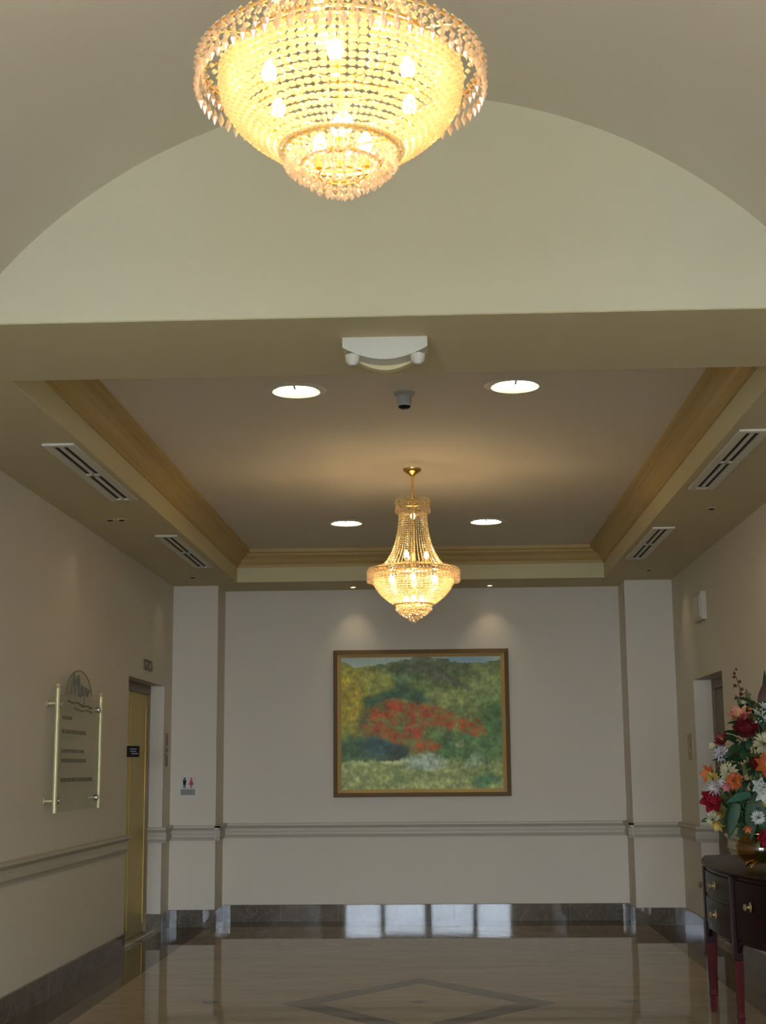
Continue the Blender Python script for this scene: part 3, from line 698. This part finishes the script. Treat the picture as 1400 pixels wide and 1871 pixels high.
# elevator fittings
t = thing('call_panel', 'narrow dark elevator call panel between the brass elevator and the end pier', 'call panel', (XL, 14.70, 1.79))
MB().bbox((0, -0.055, -0.165), (0.012, 0.055, 0.165), 0.003).build('plate', M['bronze'], t)
for zz in (0.03, -0.04):
    MB().lathe([(0, 0.012), (0.02, 0.012), (0.02, 0.018), (0, 0.019)], (0, 0, zz), 16, axis='x').build('button', M['chrome'], t)
t = thing('call_panel', 'pale elevator call plate on the wall between the bronze elevator and the end pier', 'call panel', (XR, 14.24, 1.77))
MB().bbox((-0.012, -0.12, -0.125), (0, 0.12, 0.125), 0.003).build('plate', mat('tarnished_brass_plate', (0.34, 0.27, 0.12), 0.4, 0.4), t)
for zz in (0.03, -0.04):
    MB().lathe([(0, -0.018), (0.02, -0.018), (0.02, -0.012), (0, -0.012)], (0, 0, zz), 16, axis='x').build('button', M['chrome'], t)
t = thing('elevator_lantern', 'small brown hall lantern with arrow lights above the brass elevator opening', 'indicator light', (XL, 13.70, 2.585))
MB().box((0, -0.19, -0.05), (0.012, 0.19, -0.036)).box((0, -0.19, 0.036), (0.012, 0.19, 0.05)).box((0, -0.19, -0.036), (0.012, -0.165, 0.036)).box((0, 0.165, -0.036), (0.012, 0.19, 0.036)).box((0, -0.165, -0.036), (0.005, 0.165, 0.036)).build('plate', M['bronze'], t)
for s in (-1, 1):
    MB().prism([(s * 0.08 - 0.04, -0.025 * s), (s * 0.08 + 0.04, -0.025 * s), (s * 0.08, 0.025 * s)], 'x', 0.005, 0.012).build('arrow', M['grey'], t)
t = thing('projecting_sign', 'small square black sign sticking out from the wall edge of the brass elevator', 'sign', (XL, 12.87, 1.755))
MB().bbox((0.002, -0.006, -0.05), (0.115, 0.006, 0.05), 0.002).build('plate', M['black'], t)
MB().box((-0.0, -0.004, -0.02), (0.003, 0.004, 0.02)).build('bracket', M['chrome'], t)
m_ = MB()
for k, (a, b) in enumerate(((0.03, 0.09), (0.035, 0.085), (0.045, 0.105))):
    m_.box((a, -0.0068, 0.018 - k * 0.02), (b, -0.006, 0.024 - k * 0.02))
m_.build('lettering', M['grey'], t)
t = thing('restroom_sign', 'small restroom sign with black and red figures on the pier beside the brass elevator', 'sign', (-2.655, YP, 1.42))
def figure(cx, skirt):
    mm = MB()
    mm.prism([(cx + 0.010 * math.cos(a), 0.078 + 0.010 * math.sin(a)) for a in np.linspace(0, 2 * PI, 13)[:-1]], 'y', -0.008, -0.005)
    if skirt: mm.prism([(cx - 0.008, 0.064), (cx + 0.008, 0.064), (cx + 0.026, 0.012), (cx - 0.026, 0.012)], 'y', -0.008, -0.005)
    else: mm.prism([(cx - 0.018, 0.064), (cx + 0.018, 0.064), (cx + 0.014, 0.012), (cx - 0.014, 0.012)], 'y', -0.008, -0.005)
    mm.prism([(cx - 0.010, 0.014), (cx - 0.002, 0.014), (cx - 0.002, -0.02), (cx - 0.010, -0.02)], 'y', -0.008, -0.005).prism([(cx + 0.002, 0.014), (cx + 0.010, 0.014), (cx + 0.010, -0.02), (cx + 0.002, -0.02)], 'y', -0.008, -0.005)
    return mm
MB().bbox((-0.078, -0.005, -0.095), (0.078, 0, 0.095), 0.001).build('plate', mat('pale_sign_plate', (0.58, 0.57, 0.52), 0.5), t)
figure(-0.035, False).build('figure', M['black'], t, label='black standing man figure'); figure(0.035, True).build('figure', M['red'], t, label='red standing woman figure')
MB().box((-0.076, -0.007, -0.092), (0.076, -0.005, -0.03)).build('text_panel', M['signgrey'], t)
m_ = MB()
for zz in (-0.05, -0.072):
    ws = -0.062
    while ws < 0.05:
        w2 = random.uniform(0.012, 0.03); m_.box((ws, -0.0078, zz - 0.005), (ws + w2, -0.007, zz + 0.005)); ws += w2 + 0.008
m_.build('lettering', M['etch'], t)
t = thing('wall_speaker', 'pale boxy wall speaker high on the wall above the bronze elevator', 'speaker', (XR, 13.29, 3.035))
MB().bbox((-0.05, -0.20, -0.13), (0, 0.20, 0.13), 0.006).build('cabinet', M['rail'], t)
MB().bbox((-0.058, -0.165, -0.105), (-0.05, 0.165, 0.105), 0.003).build('grille', M['white'], t)

# ------------------------------------------------------------------ sideboard
YC_ = 9.40
def bow(y, off=0.0): return 1.715 + ((y - YC_) / 1.14) ** 2 * 0.165 - off
sb = thing('sideboard', 'dark mahogany bow-front sideboard with brass knobs on slender red-brown legs', 'sideboard', (2.1, YC_, 0))
def loc(p): return (p[0] - 2.1, p[1] - YC_)
Y0, Y1 = YC_ - 1.16, YC_ + 1.16
ys = np.linspace(Y0, Y1, 33)
def plan(off): return [loc((bow(y, off), y)) for y in ys] + [loc((2.415, Y1)), loc((2.415, Y0))]
def grow(poly, g): return [(p[0] - g if i < 33 else p[0], p[1] + (g if p[1] > 1.15 else -g if p[1] < -1.15 else 0)) for i, p in enumerate(poly)]
P0 = plan(0)
MB().loft([[(*p, 0.932) for p in grow(P0, 0.006)], [(*p, 0.938) for p in grow(P0, 0.02)], [(*p, 0.950) for p in grow(P0, 0.022)], [(*p, 0.957) for p in grow(P0, 0.014)]]).build('top', M['mahog'], sb, smooth=40)
# carcase with arched aprons between the legs
legs_y = [Y0 + 0.02, YC_ - 0.45, YC_ + 0.46, Y1 - 0.02]
def bottom(y):
    for a, b in zip(legs_y[:-1], legs_y[1:]):
        if a <= y <= b:
            u = (y - a) / (b - a); return 0.46 + 0.085 * min(1, math.sin(PI * u) * 2.2)
    return 0.46
yy2 = np.linspace(Y0, Y1, 97)
m_ = MB()
r0 = [[(bow(y) - 2.1, y - YC_, bottom(y)), (bow(y) - 2.1, y - YC_, 0.932), (bow(y) + 0.02 - 2.1, y - YC_, 0.932), (bow(y) + 0.02 - 2.1, y - YC_, bottom(y))] for y in yy2]
m_.loft(r0)
m_.box((bow(Y0) - 2.1, Y0 - YC_, 0.52), (0.315, Y0 - YC_ + 0.02, 0.932)).box((bow(Y1) - 2.1, Y1 - YC_ - 0.02, 0.52), (0.315, Y1 - YC_, 0.932)).box((0.295, Y0 - YC_, 0.52), (0.315, Y1 - YC_, 0.932))
m_.loft([[(p[0] + (0.01 if i < 33 else 0), p[1] * 0.98, z) for i, p in enumerate(P0)] for z in (0.55, 0.56)])
m_.build('carcase', M['mahog'], sb, smooth=35)
def front(a, b, z0, z1, name):
    yk = np.linspace(a, b, 9); c = 0.006
    rr = []
    for j, y in enumerate(yk):
        xo = bow(y) - 2.1
        rr.append([(xo, y - YC_, z0), (xo - 0.008, y - YC_, z0 + c), (xo - 0.008, y - YC_, z1 - c), (xo, y - YC_, z1)])
    o = MB().loft(rr).build(name, M['mahog'], sb, smooth=35)
    return o
def knob(parent, y, z):
    MB().lathe([(0.0, 0), (0.03, 0), (0.028, -0.005), (0.01, -0.008), (0.009, -0.02), (0.02, -0.026), (0.022, -0.034), (0.014, -0.042), (0, -0.043)], (bow(y) - 0.008 - 2.1, y - YC_, z), 18, axis='x').build('knob', M['oldbrass'], parent, smooth=40, label='round brass knob')
for z0, z1 in ((0.765, 0.915), (0.575, 0.75)):
    d = front(legs_y[1] + 0.045, legs_y[2] - 0.045, z0, z1, 'drawer'); knob(d, YC_ - 0.03, (z0 + z1) / 2)
d = front(legs_y[0] + 0.04, legs_y[1] - 0.045, 0.565, 0.915, 'door'); knob(d, legs_y[1] - 0.30, 0.775)
d = front(legs_y[2] + 0.045, legs_y[3] - 0.04, 0.565, 0.915, 'door'); knob(d, legs_y[2] + 0.42, 0.775)
for y in legs_y:
    xx = bow(y) - 2.1 + 0.012
    MB().bbox((xx - 0.03, y - YC_ - 0.027, 0.44), (xx + 0.025, y - YC_ + 0.027, 0.9315), 0.004).build('stile', M['mahog'], sb)
    MB().loft([[(xx + a * w_ , y - YC_ + b * w_, z) for a, b in ((-1, -1), (1, -1), (1, 1), (-1, 1))] for z, w_ in ((0.0, 0.016), (0.10, 0.018), (0.11, 0.022), (0.14, 0.018), (0.40, 0.026), (0.44, 0.0265))]).build('leg', M['mahogleg'], sb)
for y in (legs_y[0], legs_y[3]):
    MB().loft([[(0.285 + a * w_, y - YC_ + b * w_, z) for a, b in ((-1, -1), (1, -1), (1, 1), (-1, 1))] for z, w_ in ((0.0, 0.016), (0.52, 0.026))]).build('leg', M['mahogleg'], sb)

# ------------------------------------------------------------------ vase and flowers
vx, vy, vz = 1.97, 9.18, 0.9575
vs_ = thing('vase', 'amber glass vase on small feet, on the sideboard under the flowers', 'vase', (vx, vy, vz))
MB().lathe([(0.05, 0.03), (0.11, 0.045), (0.145, 0.09), (0.15, 0.14), (0.13, 0.18), (0.125, 0.20), (0.14, 0.215), (0.134, 0.215), (0.118, 0.20), (0.122, 0.18), (0.142, 0.14), (0.137, 0.09), (0.10, 0.052), (0.0, 0.038)], n=36, caps=False).build('bowl', M['vaseglass'], vs_, smooth=50)
MB().torus(0.137, 0.007, (0, 0, 0.215), 36, 8).build('rim', M['gold'], vs_, smooth=50)
for k in range(4):
    a = PI / 4 + k * PI / 2
    MB().tube([(0.06 * math.cos(a), 0.06 * math.sin(a), 0.045), (0.10 * math.cos(a), 0.10 * math.sin(a), 0.03), (0.115 * math.cos(a), 0.115 * math.sin(a), 0.007)], [0.012, 0.01, 0.007], 8).build('foot', M['gold'], vs_, smooth=50)

FM = {}
for nm, c in dict(dark_red=(0.13, 0.004, 0.006), red=(0.28, 0.006, 0.014), pink=(0.42, 0.14, 0.14), peach=(0.46, 0.18, 0.09), orange=(0.48, 0.12, 0.03), yellow=(0.44, 0.32, 0.07), cream=(0.46, 0.42, 0.25), white=(0.50, 0.51, 0.45), lilac=(0.42, 0.37, 0.38), leaf=(0.010, 0.045, 0.014), teal=(0.03, 0.11, 0.07), olive=(0.08, 0.085, 0.018), brown=(0.06, 0.025, 0.015), stem=(0.05, 0.10, 0.02)).items():
    FM[nm] = mat(nm + '_petal' if nm not in ('leaf', 'teal', 'olive', 'stem', 'brown') else nm + '_foliage', c, 0.6, noise_amt=0.25, nscale=30)
def petal(m, base, direction, up, L, W, curl=0.3, cup=0.25, k=0, nu=5, nv=4, tip=0.5):
    """curved petal patch: grows from base along direction, bending towards -up by curl"""
    d = Vector(direction).normalized(); u = Vector(up); u = (u - u.dot(d) * d).normalized(); s = d.cross(u)
    v = []; f = []
    for i in range(nu + 1):
        t_ = i / nu; ang = curl * t_; w_ = W * math.sin(PI * min(1, (0.12 + 0.88 * t_) ** tip)) ** 0.7 if t_ < 1 else W * 0.12
        c = Vector(base) + d * (L * t_ * math.cos(ang * 0.6)) + u * (-L * math.sin(ang) * t_)
        for j in range(nv + 1):
            q = 2 * j / nv - 1
            v.append(c + s * (q * w_ / 2) + u * (cup * W * (q * q) * 0.5))
    for i in range(nu):
        for j in range(nv):
            a = i * (nv + 1) + j; f.append((a, a + 1, a + nv + 2, a + nv + 1))
    m.add(v, f, k)
def facing(n):
    n = Vector(n).normalized(); a = Vector((0, 0, 1)) if abs(n.z) < 0.9 else Vector((1, 0, 0)); x_ = a.cross(n).normalized(); return x_, n.cross(x_), n
fl = thing('flower_arrangement', 'large arrangement of red roses, white, cream and orange flowers with green leaves', 'flowers', (vx, vy, vz))
CEN = Vector((vx, vy, 1.55))
def wp(p): return Vector(p) - Vector((vx, vy, vz))
def out_dir(p):
    d = Vector(p) - CEN; d.y -= 0.28; d.z += 0.02; return d.normalized()
stems = MB()
def stem_to(p, r=0.004):
    a = wp(p); b = Vector((0.02 * math.sin(a.x * 40), 0.02 * math.cos(a.z * 40), 0.05)); m_ = Vector((a.x * 0.35, a.y * 0.35, max(0.24, a.z * 0.5)))
    stems.tube([b, (b + m_) / 2 + Vector((0, 0, 0.03)), m_, (m_ + a) / 2 + Vector((a.x * 0.06, 0, 0.02)), a], r, 5)
def rose(p, R, c, name='rose', label=None):
    X, Y, N = facing(out_dir(p)); m = MB(); b = wp(p)
    for ring, (cnt, rad, lift, ang, L) in enumerate(((3, 0.05, 0.5, 1.35, 0.75), (4, 0.14, 0.4, 1.15, 0.85), (5, 0.24, 0.25, 0.9, 0.95), (6, 0.32, 0.1, 0.55, 1.0))):
        for i in range(cnt):
            a = 2 * PI * (i / cnt + ring * 0.17); ra = math.cos(a) * X + math.sin(a) * Y
            d = math.cos(ang) * ra + math.sin(ang) * N
            petal(m, b + ra * R * rad - N * R * 0.3, d, N if ang < 1.2 else -ra, R * L, R * 1.0, curl=-0.35 + 0.25 * (3 - ring) * -0.1, cup=0.5)
    stem_to(p); o = m.build(name, FM[c], fl, smooth=60)
    if label: o['label'] = label
    return o
def star(p, R, c, n=6, W=0.62, rings=2, name='lily', centre='yellow', tilt=0.35, label=None):
    X, Y, N = facing(out_dir(p)); m = MB(); b = wp(p)
    for r in range(rings):
        for i in range(n):
            a = 2 * PI * (i / n + 0.5 * r / n + 0.03 * r); ra = math.cos(a) * X + math.sin(a) * Y; tl = tilt + 0.28 * r
            petal(m, b + ra * R * 0.06, math.cos(tl) * ra + math.sin(tl) * N, N, R * (1 - 0.14 * r), R * W, curl=0.35 if rings == 1 else -0.15, cup=0.25, nu=4, nv=2)
    m.lathe([(0.0, -0.1 * R), (0.12 * R, 0), (0.1 * R, 0.08 * R), (0, 0.1 * R)], b + N * 0.02, 8, k=1)
    stem_to(p); o = m.build(name, [FM[c], FM[centre]], fl, smooth=60)
    if label: o['label'] = label
    return o
def pom(p, R, c, name='carnation', label=None, n=46):
    X, Y, N = facing(out_dir(p)); m = MB(); b = wp(p); g = PI * (3 - math.sqrt(5))
    for i in range(n):
        z = 1 - 1.5 * i / n; rr = math.sqrt(max(0, 1 - z * z)); a = g * i
        d = (X * math.cos(a) + Y * math.sin(a)) * rr + N * z
        petal(m, b + d * R * 0.25, d + Vector((random.uniform(-.2, .2), random.uniform(-.2, .2), random.uniform(-.2, .2))), N.cross(d) if abs(z) > 0.98 else N, R * random.uniform(0.6, 0.78), R * 0.36, curl=0.3, cup=0.5, nu=3, nv=2)
    stem_to(p); o = m.build(name, FM[c], fl, smooth=60)
    if label: o['label'] = label
    return o
def leaf(p, d, L, W, c='leaf', curl=0.5, up=(0, 0, 1), name='leaf'):
    m = MB(); petal(m, wp(p), d, up, L, W, curl=curl, cup=0.18, nu=7, nv=2, tip=0.8)
    return m.build(name, FM[c], fl, smooth=60)
rose((1.896, 9.08, 1.803), 0.088, 'dark_red', label='large dark red rose high in the arrangement')
rose((1.684, 9.13, 1.384), 0.082, 'red', label='red rose at the outer edge')
rose((1.95, 8.90, 1.175), 0.07, 'red', label='red rose hanging low')
# flower spike of small red blooms
def spike(base, top, c0, c1, n, R, name):
    a, b = wp(base), wp(top); m = MB(); m.tube([a, (a + b) / 2 + Vector((0.01, 0, 0)), b], [0.005, 0.004, 0.002], 5, 1)
    for i in range(n):
        t_ = i / (n - 1); p = a.lerp(b, t_); an = i * 2.4; r = R * (1 - 0.45 * t_); o = Vector((math.cos(an), math.sin(an) - 0.5, 0.3)).normalized()
        for q in range(5):
            X, Y, N = facing(o); ra = math.cos(2 * PI * q / 5) * X + math.sin(2 * PI * q / 5) * Y
            petal(m, p + o * r * 0.4, ra * 0.8 + o * 0.7, o, r, r * 0.7, curl=-0.3, cup=0.4, k=0, nu=3, nv=2)
    return m.build(name, [FM[c0], FM[c1]], fl, smooth=60)
spike((1.925, 9.3, 1.98), (1.885, 9.3, 2.195), 'dark_red', 'stem', 9, 0.032, 'gladiolus')
spike((1.93, 9.25, 1.86), (1.93, 9.28, 2.04), 'peach', 'stem', 6, 0.028, 'gladiolus')
spike((2.16, 9.3, 1.95), (2.20, 9.3, 2.25), 'pink', 'stem', 10, 0.035, 'gladiolus')
spike((1.99, 9.25, 1.9), (1.96, 9.28, 2.06), 'olive', 'stem', 7, 0.022, 'bud_spray')
star((1.872, 9.13, 1.885), 0.085, 'peach', 6, 0.66, name='lily', label='peach lily'); star((1.905, 9.1, 1.872), 0.05, 'red', 5, 0.7, name='blossom')
star((1.912, 9.18, 1.972), 0.03, 'cream', 5, 0.6, name='blossom')
pom((1.759, 9.18, 1.665), 0.058, 'lilac', label='pale lilac carnation'); star((1.775, 9.2, 1.742), 0.062, 'dark_red', 5, 0.7, name='blossom'); star((1.72, 9.22, 1.705), 0.04, 'cream', 5, 0.7, name='blossom')
star((1.684, 9.18, 1.54), 0.07, 'orange', 6, 0.66, name='lily', label='orange lily'); pom((1.688, 9.14, 1.51), 0.05, 'yellow', label='yellow carnation')
pom((1.775, 9.08, 1.552), 0.068, 'cream', name='chrysanthemum'); pom((1.79, 9.0, 1.495), 0.062, 'orange', label='orange carnation'); star((1.745, 9.0, 1.462), 0.04, 'pink', 6, 0.6, name='blossom')
star((1.69, 9.08, 1.462), 0.062, 'lilac', 14, 0.22, 2, name='daisy'); star((1.73, 9.04, 1.49), 0.04, 'white', 12, 0.22, 2, name='daisy')
pom((1.676, 9.14, 1.262), 0.05, 'cream'); star((1.70, 9.1, 1.236), 0.05, 'yellow', 6, 0.66, name='lily', label='yellow lily')
pom((1.985, 9.0, 1.715), 0.08, 'cream', name='chrysanthemum'); star((1.975, 8.95, 1.59), 0.085, 'orange', 7, 0.6, 2, name='lily', label='orange lily'); rose((1.925, 8.98, 1.60), 0.05, 'dark_red', label='small dark red rose')
star((1.93, 8.95, 1.47), 0.06, 'white', 5, 0.65, name='orchid'); star((1.945, 8.93, 1.42), 0.065, 'white', 5, 0.65, name='orchid'); star((1.99, 8.95, 1.46), 0.05, 'white', 5, 0.65, name='orchid')
pom((1.905, 8.9, 1.278), 0.048, 'white', label='small round white carnation'); pom((1.995, 8.95, 1.375), 0.06, 'yellow', label='yellow carnation')
star((1.99, 9.12, 1.905), 0.05, 'white', 5, 0.65, name='orchid'); star((2.03, 9.12, 1.94), 0.05, 'white', 5, 0.65, name='orchid'); star((1.965, 9.1, 1.85), 0.04, 'white', 5, 0.65, name='orchid'); star((2.03, 9.08, 1.86), 0.045, 'white', 5, 0.65, name='orchid')
star((1.855, 8.98, 1.215), 0.035, 'orange', 6, 0.66, name='blossom'); star((1.95, 9.18, 1.93), 0.025, 'orange', 6, 0.66, name='blossom')
# blooms on the far side of the bunch
for k, (a, z, kind, c) in enumerate(((0.3, 1.4, 'r', 'red'), (0.15, 1.62, 'p', 'cream'), (0.9, 1.5, 's', 'orange'), (-0.3, 1.75, 'r', 'dark_red'), (-0.5, 1.45, 'p', 'pink'), (1.4, 1.75, 'p', 'white'), (2.0, 1.4, 'r', 'red'), (-0.8, 1.6, 's', 'peach'), (1.9, 1.65, 's', 'peach'), (0.6, 1.85, 's', 'white'), (-0.2, 1.25, 'p', 'white'), (2.6, 1.3, 'p', 'yellow'), (-0.6, 1.88, 's', 'pink'))):
    R = 0.27; p = (vx + 0.03 + R * math.cos(a), vy + R * 1.05 * math.sin(a), z)
    {'r': lambda: rose(p, 0.075, c), 'p': lambda: pom(p, 0.06, c), 's': lambda: star(p, 0.08, c)}[kind]()
# foliage
leaf((1.88, 8.95, 1.41), (-1, -0.1, -0.12), 0.15, 0.075, 'teal', 0.25, (0.1, -0.6, 0.8))
leaf((1.93, 8.99, 1.42), (-0.2, -0.2, -1), 0.16, 0.075, 'leaf', 0.2, (0, -1, 0.2))
leaf((1.80, 9.0, 1.36), (-0.30, -0.06, -1), 0.20, 0.065, 'leaf', 0.2, (0, -1, 0.1)); leaf((1.78, 9.03, 1.36), (-0.1, -0.05, -1), 0.22, 0.08, 'leaf', 0.1, (0.3, -1, 0))
leaf((1.88, 8.98, 1.36), (-0.02, -0.05, -1), 0.22, 0.075, 'leaf', 0.2, (0, -1, 0.2)); leaf((1.93, 8.97, 1.34), (0.2, -0.06, -1), 0.2, 0.07, 'leaf', 0.2, (0, -1, 0.2))
leaf((1.70, 9.18, 1.46), (-0.55, 0, -0.9), 0.12, 0.04, 'leaf', 0.2, (0, -1, 0)); leaf((1.70, 9.16, 1.28), (-0.8, 0, -0.3), 0.10, 0.04, 'leaf', 0.2, (0, -1, 0))
leaf((2.03, 9.25, 1.98), (0.3, -0.3, 1), 0.13, 0.05, 'brown', 0.5, (0, -1, 0)); leaf((1.96, 9.25, 1.95), (-0.1, 0, 1), 0.12, 0.03, 'olive', 0.2, (0, -1, 0))
leaf((1.93, 9.27, 1.9), (-0.3, 0.0, 1), 0.14, 0.03, 'olive', 0.2, (0, -1, 0)); leaf((2.06, 9.28, 2.0), (0.15, 0, 1), 0.2, 0.03, 'leaf', 0.3, (0, -1, 0))
random.seed(11)
for k in range(300):
    th = random.uniform(0, 2 * PI); z = random.uniform(1.20, 1.98)
    wdt = float(np.interp(z, [1.2, 1.3, 1.45, 1.6, 1.75, 1.9, 2.0], [0.15, 0.19, 0.22, 0.20, 0.14, 0.07, 0.03]))
    rr = wdt * random.uniform(0.2, 1.0) ** 0.6
    p = (vx + 0.01 + rr * math.cos(th), vy + rr * math.sin(th), z); d = Vector((math.cos(th) * 0.7, math.sin(th) * 0.6 - 0.1, random.uniform(-0.7, 0.8)))
    leaf(p, d, random.uniform(0.06, 0.11), random.uniform(0.04, 0.065), random.choice(['leaf', 'leaf', 'leaf', 'leaf', 'olive']), random.uniform(0.2, 0.7), (0, -0.6, 1))
stems.build('stems', FM['stem'], fl, smooth=60)
